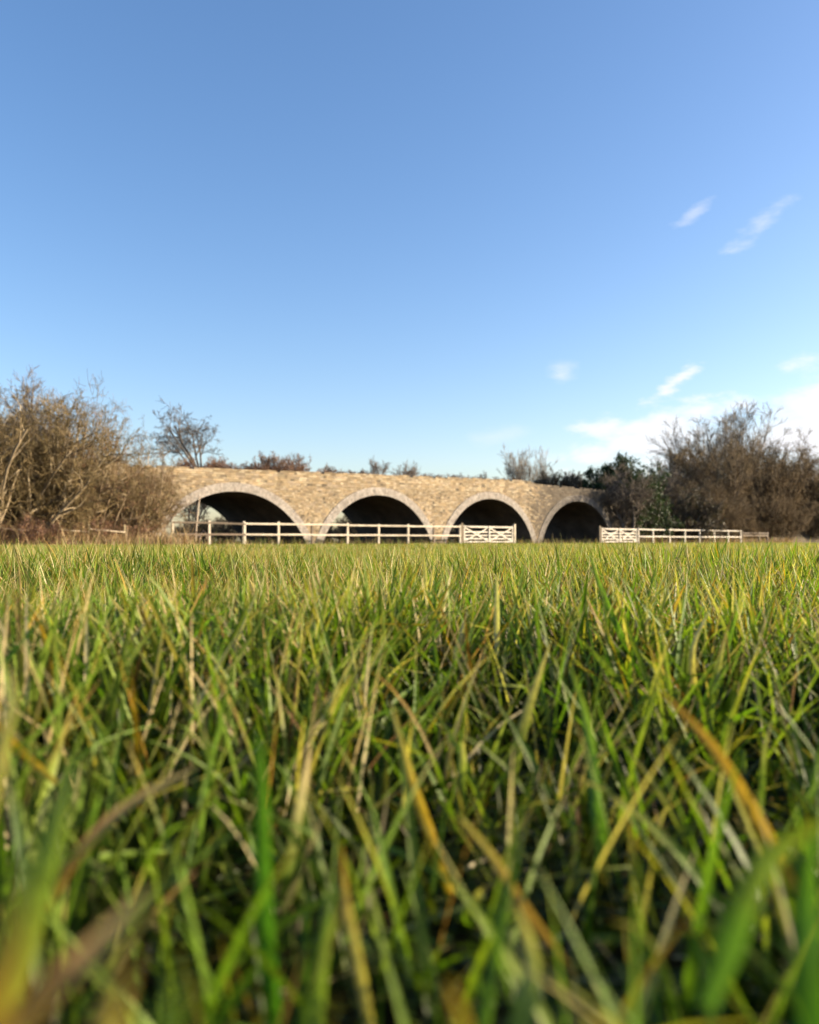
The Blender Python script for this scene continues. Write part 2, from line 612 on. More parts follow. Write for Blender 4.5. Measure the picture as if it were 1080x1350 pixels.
gate('white braced field gate in front of the third arch from the left', 611, 676.5, 1.16)
gate('white braced field gate at the right end of the rightmost arch below the ivy', 793, 839.5, 1.15)
gate_post('dark post at the left end of the gate before the third arch', 608.7)
gate_post('pale post at the right end of the gate before the third arch', 678.2, c=(.62, .54, .4))
gate_post('dark post at the left end of the gate below the ivy', 790.6)

# sagging old rail before the left thicket
timber_fence('old sagging bleached rail on thin posts in front of the left thicket', [2, 62, 116, 165],
             (.72,), .95, (.26, .21, .12), q=36.0, rail_cols=[(.5, .42, .3)], name='old_rail_fence', rail_w=.055, pw=.09, sag=.12)


def leaning_pole():
    s, q = s_of(257, 38.9), 38.9
    root = empty('leaning_pole', W(s, q), TH)
    tag(root, 'thin pale pole leaning in the mouth of the leftmost arch', 'pole')
    p = np.array([[(0, 0, -.1), (.12, .1, .9), (.3, .3, 1.7), (.52, .55, 2.5)]])
    r = np.array([[.05, .045, .04, .03]])
    V, F = tubes(p, r, 6)
    mesh_quads('shaft', V, F, M_BARK, np.tile((.4, .33, .25), (len(V), 1)), root, True)
    pts = []
    for a, h, w in ((.15, .75, .55), (.4, .62, .7), (-.1, .5, .5)):
        t = np.linspace(0, 1, 7)
        pts.append(np.stack([a + w * t, -.1 + .1 * t, h * np.sin(math.pi * np.clip(t * .9, 0, 1))], -1))
    V, F = tubes(np.array(pts), np.full((3, 7), .022), 5)
    o = mesh_quads('arching_stem', V, F, M_BARK, np.tile((.3, .24, .2), (len(V), 1)))
    o.location = W(s, q); o.rotation_euler = (0, 0, TH)
    tag(o, 'bare bramble stems arching over beside the leaning pole', 'bramble')


leaning_pole()

# ------------------------------------------------------------------ trees
def grow_path(rng, start, d, L, M, wob, up):
    N = len(start)
    pts = [start]
    d = d.copy()
    for m in range(M - 1):
        d = d + rng.normal(0, wob, (N, 3)) + np.array([0, 0, up])
        d /= np.linalg.norm(d, axis=1, keepdims=True)
        pts.append(pts[-1] + d * (L / (M - 1))[:, None])
    return np.stack(pts, 1)


def sprout(rng, P, L, R, n, tmin, ang, ratio, tap):
    N, M, _ = P.shape
    i = np.repeat(np.arange(N), n)
    t = rng.uniform(tmin, 1.0, len(i))
    f = t * (M - 1); k = np.minimum(f.astype(int), M - 2); w = (f - k)[:, None]
    pos = P[i, k] * (1 - w) + P[i, k + 1] * w
    tan = P[i, k + 1] - P[i, k]
    tan /= np.linalg.norm(tan, axis=1, keepdims=True) + 1e-9
    rv = rng.normal(0, 1, (len(i), 3))
    rv -= tan * (rv * tan).sum(1, keepdims=True)
    rv /= np.linalg.norm(rv, axis=1, keepdims=True) + 1e-9
    a = rng.normal(ang, ang * .3, len(i))[:, None]
    d = tan * np.cos(a) + rv * np.sin(a)
    l = L[i] * ratio * rng.uniform(.55, 1.2, len(i)) * (1.2 - .5 * t)
    r = R[i] * (1 - tap * t) * rng.uniform(.5, .75, len(i))
    return pos, d, l, r


def make_tree(name, seed, stems, height, spread, lean, levels, r0, bark, twigs, leaves=None, base_r=.3, up=.05, trunk_levels=1, min_r=.006, tmin0=.3, wob=.14, stemvar=.2, hscale=None):
    """stems grow from the base; each level sprouts from the one before it. trunk and crown are parts."""
    rng = np.random.default_rng(seed)
    root = empty(name, (0, 0, 0))
    az = rng.uniform(0, 2 * math.pi, stems)
    br = base_r * np.sqrt(rng.random(stems))
    start = np.stack([br * np.cos(az), br * np.sin(az), np.full(stems, -.15)], -1)
    ln = np.abs(rng.normal(lean, lean * .5, stems))
    d = np.stack([np.sin(ln) * np.cos(az) * spread, np.sin(ln) * np.sin(az) * spread, np.cos(ln)], -1)
    d /= np.linalg.norm(d, axis=1, keepdims=True)
    L = height * rng.uniform(1 - stemvar, 1.05, stems) * .72
    R = r0 * rng.uniform(.6, 1.1, stems)
    P = grow_path(rng, start, d, L, 7, wob * .7, .03)
    TV, TF, TC, tn = [], [], [], 0
    CV, CF, CC, cn = [], [], [], 0
    bark = np.array(bark); twigs = np.array(twigs)
    tips = []
    nlev = len(levels)
    for lev in range(nlev + 1):
        N, M, _ = P.shape
        last = lev == nlev
        tap = .55 if lev == 0 else .7
        rad = R[:, None] * (1 - tap * np.linspace(0, 1, M))[None]
        rad = np.maximum(rad, min_r)
        V, F = tubes(P, rad, 6 if lev == 0 else 4 if lev <= trunk_levels else 3)
        pal = bark if lev <= trunk_levels else twigs
        c = pal[rng.integers(len(pal), size=N)] * rng.uniform(.75, 1.25, (N, 1))
        c = np.repeat(c, len(V) // N, axis=0)
        if lev <= trunk_levels:
            TV.append(V); TF.append(F + tn); TC.append(c); tn += len(V)
        else:
            CV.append(V); CF.append(F + cn); CC.append(c); cn += len(V)
        if lev >= nlev - 1:
            tips.append(P[:, 1:].reshape(-1, 3))
        if not last:
            n, ang, ratio, m, w, u = levels[lev]
            pos, dd, L, R = sprout(rng, P, L, R, n, tmin0 if lev == 0 else .2, ang, ratio, tap)
            P = grow_path(rng, pos, dd, L, m, w, u)
    kz = height / np.percentile(np.concatenate(CV)[:, 2], 99.7)
    kx = kz if hscale is None else hscale * kz
    TV = [v * (kx, kx, kz) for v in TV]; CV = [v * (kx, kx, kz) for v in CV]; tips = [v * (kx, kx, kz) for v in tips]
    o = mesh_quads('trunk', np.concatenate(TV), np.concatenate(TF), M_BARK, np.concatenate(TC), root, True)
    o = mesh_quads('crown', np.concatenate(CV), np.concatenate(CF), M_TWIG, np.concatenate(CC), root, True)
    if leaves:
        n, size, pal, nm = leaves
        T = np.concatenate(tips)
        T = T[rng.integers(len(T), size=n)] + rng.normal(0, .08, (n, 3))
        T[:, 2] = np.maximum(T[:, 2], .05)
        a = rng.normal(0, 1, (n, 3)); a /= np.linalg.norm(a, axis=1, keepdims=True)
        b = rng.normal(0, 1, (n, 3)); b -= a * (a * b).sum(1, keepdims=True); b /= np.linalg.norm(b, axis=1, keepdims=True)
        sz = size * rng.uniform(.6, 1.3, (n, 1))
        V = np.stack([T - a * sz, T + b * sz * .55, T + a * sz, T - b * sz * .55], 1)
        F = np.arange(n * 4).reshape(n, 4)
        pal = np.array(pal)
        c = np.repeat(pal[rng.integers(len(pal), size=n)] * rng.uniform(.7, 1.3, (n, 1)), 4, axis=0)
        mesh_quads(nm, V, F, M_LEAF, c, root)
    return root


OLIVE = [(.165, .12, .053), (.135, .098, .042), (.2, .145, .07), (.115, .09, .04)]
RUST = [(.18, .095, .055), (.15, .08, .046), (.21, .125, .075)]
GREY = [(.135, .108, .08), (.17, .138, .105), (.1, .08, .06)]
DARK = [(.1, .08, .055), (.13, .1, .065), (.075, .06, .045)]
PALEB = [(.24, .21, .17), (.2, .17, .13)]

USED = {}


def place(kind, s, q, z, rz, scale, label, cat, group=None):
    src, fresh = KINDS[kind], kind not in USED
    USED[kind] = 1
    if np.isscalar(scale):
        scale = (scale,) * 3
    loc = W(s, q, z)
    if fresh:
        o = src; o.location = loc; o.rotation_euler = (0, 0, rz); o.scale = scale
    else:
        o = copy_tree(src, loc, rz, scale)
    for k in ('label', 'category', 'group'):
        if k in o:
            del o[k]
    tag(o, label, cat, group)
    return o


KINDS = {}
# (children per branch, angle, length ratio, points, wobble, upward pull)
KINDS['thicket'] = make_tree('thorn_thicket', 1, 26, 6.5, 1.1, .42, [(9, .7, .55, 6, .2, .03), (8, .8, .52, 5, .24, .02), (6, .85, .58, 4, .24, .01)], .10,
                             [(.24, .19, .12), (.3, .24, .15)], OLIVE, base_r=1.9, min_r=.007, tmin0=.1, stemvar=.42)
KINDS['thicket_b'] = make_tree('thorn_thicket', 2, 24, 6.0, 1.1, .45, [(9, .7, .55, 6, .22, .03), (7, .8, .52, 5, .25, .03), (6, .85, .58, 4, .24, .02)], .095,
                               [(.24, .18, .115), (.3, .235, .15)], OLIVE + OLIVE + RUST[:2], base_r=1.9, min_r=.007, tmin0=.1, stemvar=.42)
KINDS['grey'] = make_tree('bare_tree', 3, 3, 8, 1, .2, [(14, .7, .5, 5, .16, .08), (10, .65, .5, 4, .2, .05), (9, .6, .55, 3, .2, .05)], .12,
                          [(.12, .105, .09), (.15, .13, .11)], GREY, base_r=.4, min_r=.008)
KINDS['flat'] = make_tree('spreading_tree', 24, 6, 4.0, 1, .3, [(7, .9, .6, 6, .2, .0), (6, .75, .5, 5, .25, .02), (6, .7, .55, 4, .25, .03)], .07,
                          [(.1, .09, .08), (.12, .105, .09)], [(.09, .085, .08), (.12, .11, .1)], base_r=.15, min_r=.008, tmin0=.42, hscale=1.25)
KINDS['bramble'] = make_tree('bramble_bush', 5, 40, 1.8, 1.3, .75, [(9, .8, .5, 4, .3, -.03), (8, .8, .55, 3, .3, 0)], .02,
                             [(.17, .1, .075), (.2, .13, .09)], RUST + [(.16, .1, .08)], leaves=(5000, .035, [(.16, .09, .05), (.2, .12, .055), (.1, .07, .045)], 'leaves'),
                             base_r=1.1, min_r=.0085, trunk_levels=0, tmin0=.1)
KINDS['scrub'] = make_tree('small_shrub', 6, 10, 1.6, 1.1, .45, [(8, .6, .5, 4, .2, .05), (8, .6, .6, 3, .2, .03)], .02,
                           [(.14, .11, .09)], [(.15, .12, .09), (.18, .14, .11)], base_r=.35, min_r=.008, trunk_levels=0)
KINDS['dark'] = make_tree('thorn_bush', 7, 22, 3.4, 1.2, .55, [(9, .75, .45, 5, .2, .04), (8, .7, .55, 4, .2, .02), (6, .7, .6, 3, .2, 0)], .05,
                          [(.09, .075, .05)], DARK, leaves=(9000, .05, [(.035, .045, .015), (.05, .05, .02), (.06, .05, .03)], 'leaves'), base_r=1.0, min_r=.010, tmin0=.1)
KINDS['ivy'] = make_tree('ivy_clad_tree', 8, 10, 7.0, 1.1, .3, [(10, .8, .36, 5, .2, .03), (8, .8, .5, 4, .25, 0), (4, .8, .5, 3, .25, 0)], .1,
                         [(.07, .06, .045)], DARK, leaves=(30000, .08, [(.016, .042, .009), (.024, .058, .011), (.012, .03, .008), (.04, .075, .016)], 'ivy_leaves'),
                         base_r=.9, min_r=.010, tmin0=.1)
KINDS['dome'] = make_tree('field_maple', 9, 26, 8, 1.15, .48, [(9, .7, .54, 6, .18, .03), (8, .8, .52, 5, .22, .03), (10, .85, .55, 4, .22, .02)], .10,
                          [(.13, .1, .065), (.17, .13, .085)], [(.145, .105, .055), (.115, .08, .042), (.175, .128, .068)], base_r=2.0, min_r=.011, tmin0=.1, stemvar=.35)
KINDS['fan'] = make_tree('bare_ash', 10, 8, 8.0, 1, .35, [(10, .5, .55, 6, .12, .05), (7, .5, .55, 5, .15, .05), (6, .5, .6, 4, .15, .05)], .08,
                         [(.22, .19, .15)], [(.2, .17, .13), (.24, .2, .155)], base_r=.4, min_r=.009, tmin0=.35)

KINDS['ash'] = make_tree('bare_ash', 12, 15, 15.0, 1, .30, [(9, .4, .38, 6, .1, .03), (7, .5, .5, 5, .14, .03), (6, .5, .6, 4, .15, .03)], .11,
                         [(.2, .17, .13)], [(.17, .145, .11), (.2, .17, .13)], base_r=.5, min_r=.013, tmin0=.5, wob=.09, stemvar=.12)

# left thicket
place('thicket', 8.0, 37.9, 0.1, .3, (1.0, 1.0, .97), 'tall olive brown thicket cut off by the left edge of the picture', 'thicket')
place('grey', 11.0, 41.0, 0.8, 1.0, (.8, .8, .93), 'tall grey leafless tree rising through the top of the left thicket', 'tree')
place('thicket', 10.4, 38.4, 0.1, 2.2, (.85, .85, 1.04), 'olive brown thorn thicket in front of the tall grey tree', 'thicket')
place('thicket_b', 12.6, 38.8, 0.1, .8, (.8, .8, 1.1), 'broad brown thorn thicket with pinkish twig tips above the old bleached rail', 'thicket')
place('thicket_b', 14.9, 39.1, 0, 3.6, (.55, .55, 1.0), 'reddish brown thicket hanging over the left end of the bridge', 'thicket')
place('thicket', 10.2, 44.0, 1.5, 5.2, (.9, .9, .9), 'brown thicket on the bank behind the broad thorn thicket', 'thicket')
place('thicket', 5.0, 40.0, 0.3, 4.4, 1.1, 'olive thicket beyond the left edge, partly hidden', 'thicket')
place('bramble', 8.8, 36.4, 0, .4, (.85, .85, .7), 'low brown bramble at the foot of the left thicket near the picture edge', 'bramble')
place('bramble', 11.4, 36.9, 0, 1.7, (.8, .8, .65), 'low brown bramble behind the old bleached rail', 'bramble')
place('bramble', 13.8, 37.9, 0, 2.9, (.7, .7, .65), 'low brown bramble beside the foot of the leftmost arch', 'bramble')
place('flat', s_of(268, 44), 44.0, 3.8, .2, (.85, .85, 1.04), 'flat topped dark bare tree alone on the left end of the bridge', 'tree')

# growth on the deck
place('bramble', s_of(270, 43.2), 43.2, 3.8, .9, (.6, .6, .66), 'reddish bramble on the deck right of the flat topped tree', 'bramble')
place('bramble', s_of(305, 43.8), 43.8, 3.8, 3.9, (.75, .7, .55), 'low reddish bramble on the deck above the crown of the first arch', 'bramble')
place('bramble', s_of(372, 43), 43.0, 3.9, 2.0, (.72, .72, .9), 'domed reddish bramble, tallest clump on the deck between the first and second arches', 'bramble')
place('scrub', s_of(437, 42.5), 42.5, 4.0, .4, (.7, .7, .65), 'small brown shrub on the deck above the first pier', 'shrub')
place('scrub', s_of(497, 42.2), 42.2, 4.15, 1.2, (.85, .85, .9), 'upright brown shrub on the deck above the second arch', 'shrub')
place('scrub', s_of(533, 43.6), 43.6, 4.15, 2.6, (.85, .85, .95), 'loose grey brown shrub on the deck just right of the second arch crown', 'shrub')
place('bramble', s_of(577, 42.5), 42.5, 4.15, 5.2, (.8, .7, .36), 'very low bramble strip on the deck above the second pier', 'bramble')
for i, (px, zs) in enumerate([(330, .42), (412, .36), (462, .34), (548, .3), (612, .3), (655, .32)]):
    place('bramble', s_of(px, 42.6), 42.6, [3.9, 4.0, 4.05, 4.1, 4.2, 4.3][i], i * 1.1, (.75, .6, zs),
          'low brown scrub growing along the top edge of the bridge wall', 'bramble', 'low scrub along the bridge top')
place('scrub', s_of(633, 45.8), 45.8, 4.2, 4.0, (.9, .9, .9), 'faint thin shrub on the deck above the third arch', 'shrub')
place('fan', s_of(690, 50.5), 50.5, 2.0, .5, (.55, .55, .84), 'pale many stemmed bare tree behind the bridge, left of the dark bushes', 'tree')
place('dark', s_of(733, 44.6), 44.6, 4.0, .7, (.6, .6, .62), 'dark bush on the deck right of the pale bare tree', 'bush')
place('dark', s_of(768, 45.5), 45.5, 3.9, 2.4, (.65, .65, .68), 'dark bush on the deck above the fourth arch', 'bush')
place('scrub', s_of(795, 44.5), 44.5, 3.9, 2.0, (1.2, 1.2, 1.2), 'bare shrub on the deck between the dark bushes and the ivy', 'shrub')
place('dark', s_of(815, 47), 47.0, 3.0, 5.0, (1.0, 1.0, 1.2), 'dark bush on the bank behind the ivy', 'bush')

# right group
place('ivy', s_of(827, 40.4), 40.4, 0, .3, (.85, .85, 1.03), 'dark green ivy clad tree over the right end of the bridge', 'tree')
place('ivy', s_of(848, 41.6), 41.6, 0, 2.3, (.8, .8, .78), 'low dark green ivy mound behind the second gate', 'bush')
place('grey', 54.6, 39.0, 0, .6, (1.05, 1.05, .78), 'bare twiggy tree leaning over the right end of the bridge behind the second gate', 'tree')
place('grey', 58.4, 42.2, 0, 3.6, (1.05, 1.05, .8), 'bare twiggy tree right behind the ivy clad tree', 'tree')
place('grey', s_of(872, 45), 45.0, 1.5, 2.0, (1.0, 1.0, .84), 'grey brown leafless tree between the ivy and the tall dome of twigs', 'tree')
place('grey', s_of(905, 46.5), 46.5, 1.5, 4.0, (1.0, 1.0, .86), 'grey brown leafless tree close to the left side of the tall dome', 'tree')
place('dark', s_of(880, 41.6), 41.6, 0, 4.0, (1.3, 1.3, 1.5), 'dark bush behind the pale fence beside the ivy', 'bush')
place('dome', s_of(915, 41.8), 41.8, 0, 5.5, (.5, .5, .72), 'brown twiggy bush behind the middle of the right fence', 'bush')
place('dome', s_of(982, 45), 45.0, 0, 1.2, (.95, .95, 1.4), 'big domed brown tree behind the right fence', 'tree')
place('dome', s_of(938, 44.5), 44.5, 0, 3.1, (.75, .75, 1.3), 'smaller domed brown tree left of the big dome', 'tree')
place('ash', s_of(968, 49), 49.0, 0.5, 2.5, (1.0, 1.0, 1.0), 'tall bare ash standing above the big domed tree', 'tree')
place('dome', s_of(952, 41.8), 41.8, 0, 1.1, (.5, .5, .6), 'low brown twiggy bush behind the far end of the right fence', 'bush')
place('dome', s_of(1042, 45.5), 45.5, 0, 5.0, (.9, .9, 1.35), 'brown tree behind the old grey fence', 'tree')
place('dome', s_of(1085, 46.5), 46.5, 0, .6, (1.0, 1.0, 1.3), 'brown tree at the right edge of the picture', 'tree')
place('dome', s_of(1005, 42), 42.0, 0, 2.9, (.5, .5, .66), 'low brown twiggy bush behind the old grey fence', 'bush')
place('dome', s_of(1062, 42.5), 42.5, 0, .9, (.55, .55, .72), 'low brown twiggy bush at the right edge of the picture', 'bush')

place('dome', s_of(1024, 42), 42.0, 0, 4.4, (.55, .55, .62), 'low brown twiggy bush between the old grey fence and the right edge', 'bush')
place('thicket_b', s_of(985, 42.4), 42.4, 0, 1.9, (.7, .7, .6), 'low brown thicket directly behind the old grey fence', 'thicket')

# ------------------------------------------------------------------ grass
def palette(rng, n, w, pal):
    i = rng.choice(len(pal), size=n, p=np.array(w) / np.sum(w))
    return np.array(pal)[i] * rng.uniform(.78, 1.22, (n, 1))


GREENS = [(.036, .125, .008), (.07, .17, .012), (.125, .19, .02), (.02, .075, .006), (.05, .105, .034),   # greens
          (.36, .275, .12), (.34, .185, .025), (.17, .09, .036), (.45, .375, .21)]                         # straw, ochre, brown, bleached
TIPS = [(.3, .24, .05), (.36, .2, .04), (.24, .13, .05), (.42, .33, .16)]


def blades(rng, X, Y, L, Wd, az, lean, curve, K, cb, ct, ts, fold=False, twist=None, kink=None):
    N = len(X)
    t = np.linspace(0, 1, K)
    phi = lean[:, None] + curve[:, None] * t[None] ** 1.4
    if kink is not None:
        phi = phi + kink[0][:, None] * (t[None] > kink[1][:, None])
    st = (L / (K - 1))[:, None]
    pm = phi[:, 1:]
    hx = np.concatenate([np.zeros((N, 1)), np.cumsum(np.sin(pm) * st, 1)], 1)
    hz = np.concatenate([np.zeros((N, 1)), np.cumsum(np.cos(pm) * st, 1)], 1)
    ca, sa = np.cos(az)[:, None], np.sin(az)[:, None]
    P = np.stack([X[:, None] + hx * ca, Y[:, None] + hx * sa, (gz(X, Y) - .006)[:, None] + hz], -1)
    P[..., 2] = np.maximum(P[..., 2], .004)
    if twist is None:
        twist = rng.uniform(-1.2, 1.2, N)
    tw = twist[:, None] + rng.normal(0, .5, N)[:, None] * t[None]
    nx = np.cos(phi); nz = -np.sin(phi)
    side = np.stack([-sa * np.cos(tw) + ca * nx * np.sin(tw), ca * np.cos(tw) + sa * nx * np.sin(tw), nz * np.sin(tw)], -1)
    prof = np.minimum(1, .55 + 1.6 * t) * (1 - t ** 2.6) + .04
    w = (Wd[:, None] * prof[None] * .5)[..., None]
    if fold:
        nrm = np.stack([-(-sa * np.sin(tw)) + ca * nx * np.cos(tw), -(ca * np.sin(tw)) + sa * nx * np.cos(tw), nz * np.cos(tw)], -1)
        V = np.stack([P - side * w, P + nrm * w * .45, P + side * w], 2); C = 3
    else:
        V = np.stack([P - side * w, P + side * w], 2); C = 2
    idx = np.arange(N * K * C).reshape(N, K, C)
    F = np.stack([idx[:, :-1, :-1], idx[:, :-1, 1:], idx[:, 1:, 1:], idx[:, 1:, :-1]], -1)
    m = sstep(0, 1, (t[None] - ts[:, None]) / (1 - np.minimum(ts, .95))[:, None])[..., None]
    c = cb[:, None] * (1 - m) + ct[:, None] * m
    c = np.repeat(c[:, :, None], C, 2)
    return V.reshape(-1, 3), F.reshape(-1, 4), c.reshape(-1, 3)


def scatter(rng, y0, y1, dens, margin, cluster, csize, slope=.58):
    """points inside the wedge the meadow shows, gathered into tufts"""
    xm = slope * y1 + margin + 1.0        # wider on the sunny side, where the shade comes from
    n = int((y1 - y0) * 2 * xm * dens)
    nt = max(1, n // cluster)
    tx = rng.uniform(-xm, xm, nt); ty = rng.uniform(y0, y1, nt)
    i = rng.integers(nt, size=n)
    dx, dy = rng.normal(0, csize, n), rng.normal(0, csize, n)
    X, Y = tx[i] + dx, ty[i] + dy
    ok = (-X < slope * np.maximum(Y, 0) + margin) & (X < slope * np.maximum(Y, 0) + margin + 1.0) & (Y > y0 - csize) & (Y < y1 + csize)
    tv = rng.normal(0, 1, nt)[i]
    return X[ok], Y[ok], np.arctan2(dy, dx)[ok], (np.hypot(dx, dy) / csize)[ok], tv[ok]


GV, GF, GC = [], [], []
GN = 0


def push(V, F, c):
    global GN
    GV.append(V); GF.append(F + GN); GC.append(c); GN += len(V)


def zone(seed, y0, y1, dens, margin, cluster, csize, K, L0, Ls, W0, fold=False, wg=(3, 3, 2.4, 2, 1.2), dr=(.16, .34), thin=0, tone=1.):
    rng = np.random.default_rng(seed)
    X, Y, oaz, od, tv = scatter(rng, y0, y1, dens, margin, cluster, csize)
    keep = np.hypot(X, Y) > .12
    if thin:
        # a hollow of short growth just ahead of the lens
        dip = hollow(X, Y)
        keep &= rng.random(len(X)) > thin * dip
        drf = np.where(Y < .5, .35, 1.)
    else:
        drf = np.ones(len(X))
    q = -X * DY + Y * DX
    s = X * DX + Y * DY
    keep &= (q < np.where(s < 15, 36.6, 39.6))
    X, Y, oaz, od, tv, drf = [a[keep] for a in (X, Y, oaz, od, tv, drf)]
    N = len(X)
    L = np.clip(rng.normal(L0, Ls, N) * (1 + .14 * tv), .035, .21)
    # patches of drier and of lusher grass
    patch = np.sin(X * 1.1 + 2 * np.sin(Y * .43)) * np.sin(Y * .8 + 1.2 * np.sin(X * .5)) + .45 * np.sin(X * 3.7 + Y * 2.9)
    pd = 1 / (1 + np.exp(-(patch * .8 + tv * .5 - .2)))
    wG = palette(rng, N, wg, GREENS[:5])
    wD = palette(rng, N, [3.4, .7, 1.3, 2.6], GREENS[5:])
    dry = rng.random(N) < (dr[0] + dr[1] * pd) * drf
    cb = np.where(dry[:, None], wD, wG)
    cb = np.where(~dry[:, None], cb * (1 - .6 * pd[:, None]) + np.array([.215, .225, .035]) * .6 * pd[:, None], cb)
    ct = np.where(rng.random(N)[:, None] < .42, palette(rng, N, [2, .7, .9, 2.4], TIPS), cb * 1.15)
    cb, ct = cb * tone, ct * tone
    ts = rng.uniform(.25, .9, N)
    az = np.where(rng.random(N) < .55, oaz + rng.normal(0, .6, N), rng.uniform(0, 2 * math.pi, N))
    lean = np.abs(rng.normal(.06, .2, N)) + .1 * od
    curve = np.abs(rng.normal(.3, .45, N))
    lying = rng.random(N) < np.where(dry, .25, .08)
    lean = np.where(lying, rng.uniform(.7, 1.45, N), lean)
    L = L * (1 + .11 * np.clip(np.sin(X * 2.3 + 1.5 * np.sin(Y * 1.9)) + np.sin(Y * 3.1 + X), -1.5, 1.5)) * np.where(lying, .75, 1)
    L = np.minimum(L, np.where(Y < 2.2, .192, .215) * rng.uniform(.85, 1.05, N))
    Wd = W0 * rng.uniform(.45, 1.35, N) * np.where(dry, .7, 1) * np.where(rng.random(N) < .1, 1.7, 1)
    kink = (np.where(rng.random(N) < .12, rng.uniform(.5, 1.7, N), 0), rng.uniform(.4, .8, N))
    push(*blades(rng, X, Y, L, Wd, az, lean, curve, K, cb, ct, ts, fold, kink=kink))


zone(101, .0, 1.1, 5400, .45, 18, .03, 9, .150, .038, .0056, True, (3, 3.4, 2.2, 2, 1), (.10, .28), .72)
zone(102, 1.1, 3.0, 6200, .5, 20, .034, 6, .146, .038, .0056, True)
zone(103, 3.0, 8.0, 2400, 1.0, 30, .06, 4, .130, .042, .0068, dr=(.3, .42))
zone(104, 8.0, 20., 620, 1.5, 26, .11, 4, .098, .036, .0105, dr=(.3, .42))
zone(105, 20., 74., 95, 3.0, 14, .3, 3, .066, .022, .026, dr=(.3, .42))

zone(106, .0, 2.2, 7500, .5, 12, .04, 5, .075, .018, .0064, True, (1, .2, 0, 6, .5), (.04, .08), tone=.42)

def stalks(seed, y0, y1, dens, L0, L1, w0, w1):
    rng = np.random.default_rng(seed)
    X, Y, a, b, c = scatter(rng, y0, y1, dens, 1.0, 3, .12)
    ok = -X * DY + Y * DX < 36.6
    X, Y = X[ok], Y[ok]; N = len(X)
    cb = palette(rng, N, [3, 2, 1, 2], [(.36, .28, .14), (.28, .18, .06), (.16, .09, .04), (.42, .36, .22)])
    push(*blades(rng, X, Y, rng.uniform(L0, L1, N), rng.uniform(w0, w1, N), rng.uniform(0, 6.3, N), np.abs(rng.normal(.1, .12, N)),
                 np.abs(rng.normal(.12, .2, N)), 5, cb, cb, np.full(N, .5)))


stalks(201, 1.0, 4.0, 9, .13, .21, .0025, .0045)
stalks(202, 4.0, 14., 4, .16, .27, .004, .007)
stalks(203, 14., 40., .5, .12, .28, .010, .018)


def broad_leaves(seed, y0, y1, dens):
    """low rosettes of docks and clover among the blades"""
    rng = np.random.default_rng(seed)
    X, Y, a, b, c = scatter(rng, y0, y1, dens, .4, 7, .03)
    ok = np.hypot(X, Y) > .2
    X, Y, a = X[ok], Y[ok], a[ok]; N = len(X)
    cb = palette(rng, N, [2, 2, 1], [(.05, .15, .012), (.085, .18, .02), (.03, .1, .012)])
    push(*blades(rng, X, Y, rng.uniform(.04, .085, N), rng.uniform(.008, .014, N), a, rng.uniform(.5, 1.2, N), rng.uniform(.1, .5, N), 6, cb, cb * 1.1,
                 np.full(N, .6), True, twist=rng.normal(0, .3, N)))


broad_leaves(301, .35, 2.5, 70)

# tall individual blades and stalks near the lens: root, then the tip, width, colours
def hero(pts, width, cb, ct):
    """one long blade through the given points (x right, y ahead, z up in metres)"""
    rng = np.random.default_rng(int(abs(pts[0][0]) * 1e4) + 3)
    p = np.array(pts, float)
    n = 16
    t = np.linspace(0, len(p) - 1, n); k = np.minimum(t.astype(int), len(p) - 2); f = (t - k)[:, None]
    pm = np.concatenate([[2 * p[0] - p[1]], p, [2 * p[-1] - p[-2]]])
    a, b, c, d = pm[k], pm[k + 1], pm[k + 2], pm[k + 3]
    C = .5 * (2 * b + (c - a) * f + (2 * a - 5 * b + 4 * c - d) * f ** 2 + (3 * b - a - 3 * c + d) * f ** 3)
    tan = np.gradient(C, axis=0); tan /= np.linalg.norm(tan, axis=1, keepdims=True)
    ref = np.array([.25, .95, .1]); ref /= np.linalg.norm(ref)
    side = np.cross(tan, ref); side /= np.linalg.norm(side, axis=1, keepdims=True)
    nr = np.cross(side, tan)
    tt = np.linspace(0, 1, n)
    w = (width * (np.minimum(1, .6 + tt * 1.5) * (1 - tt ** 3) + .05) * .5)[:, None]
    V = np.stack([C - side * w, C + nr * w * .5, C + side * w], 1)
    idx = np.arange(n * 3).reshape(n, 3)
    F = np.stack([idx[:-1, :-1], idx[:-1, 1:], idx[1:, 1:], idx[1:, :-1]], -1)
    m = sstep(.3, 1, tt)[:, None]
    col = np.array(cb) * (1 - m) + np.array(ct) * m
    push(V.reshape(-1, 3), F.reshape(-1, 4), np.repeat(col[:, None], 3, 1).reshape(-1, 3))


def ray(x, y, D):
    return ((x - 540) / 1080 * D, D, .22 - (y - 713) / 1080 * D)


G1, G2, G3 = (.06, .15, .02), (.1, .19, .03), (.17, .22, .05)
ST, OC, BR, BL = (.42, .32, .15), (.4, .22, .04), (.26, .14, .06), (.5, .42, .26)
hero([ray(380, 1500, .34), ray(352, 1250, .33), ray(345, 1050, .32), ray(340, 955, .32)], .0075, G1, G2)
hero([ray(-60, 1500, .24), ray(30, 1250, .23), ray(75, 1080, .23), ray(105, 985, .24)], .0085, G3, G3)
hero([ray(-40, 1420, .16), ray(60, 1310, .16), ray(140, 1235, .165), ray(205, 1165, .17)], .0055, BR, ST)
hero([ray(60, 1200, .36), ray(100, 1130, .36), ray(170, 1060, .37), ray(262, 1010, .38)], .0055, BR, ST)
hero([ray(1060, 1190, .40), ray(1010, 1100, .40), ray(940, 985, .41), ray(865, 905, .42)], .0065, OC, BR)
hero([ray(600, 1200, .50), ray(570, 1110, .50), ray(540, 1020, .5), ray(515, 925, .52)], .0075, OC, ST)
hero([ray(800, 1180, .52), ray(788, 1080, .52), ray(775, 960, .54), ray(750, 872, .55)], .008, G2, G3)
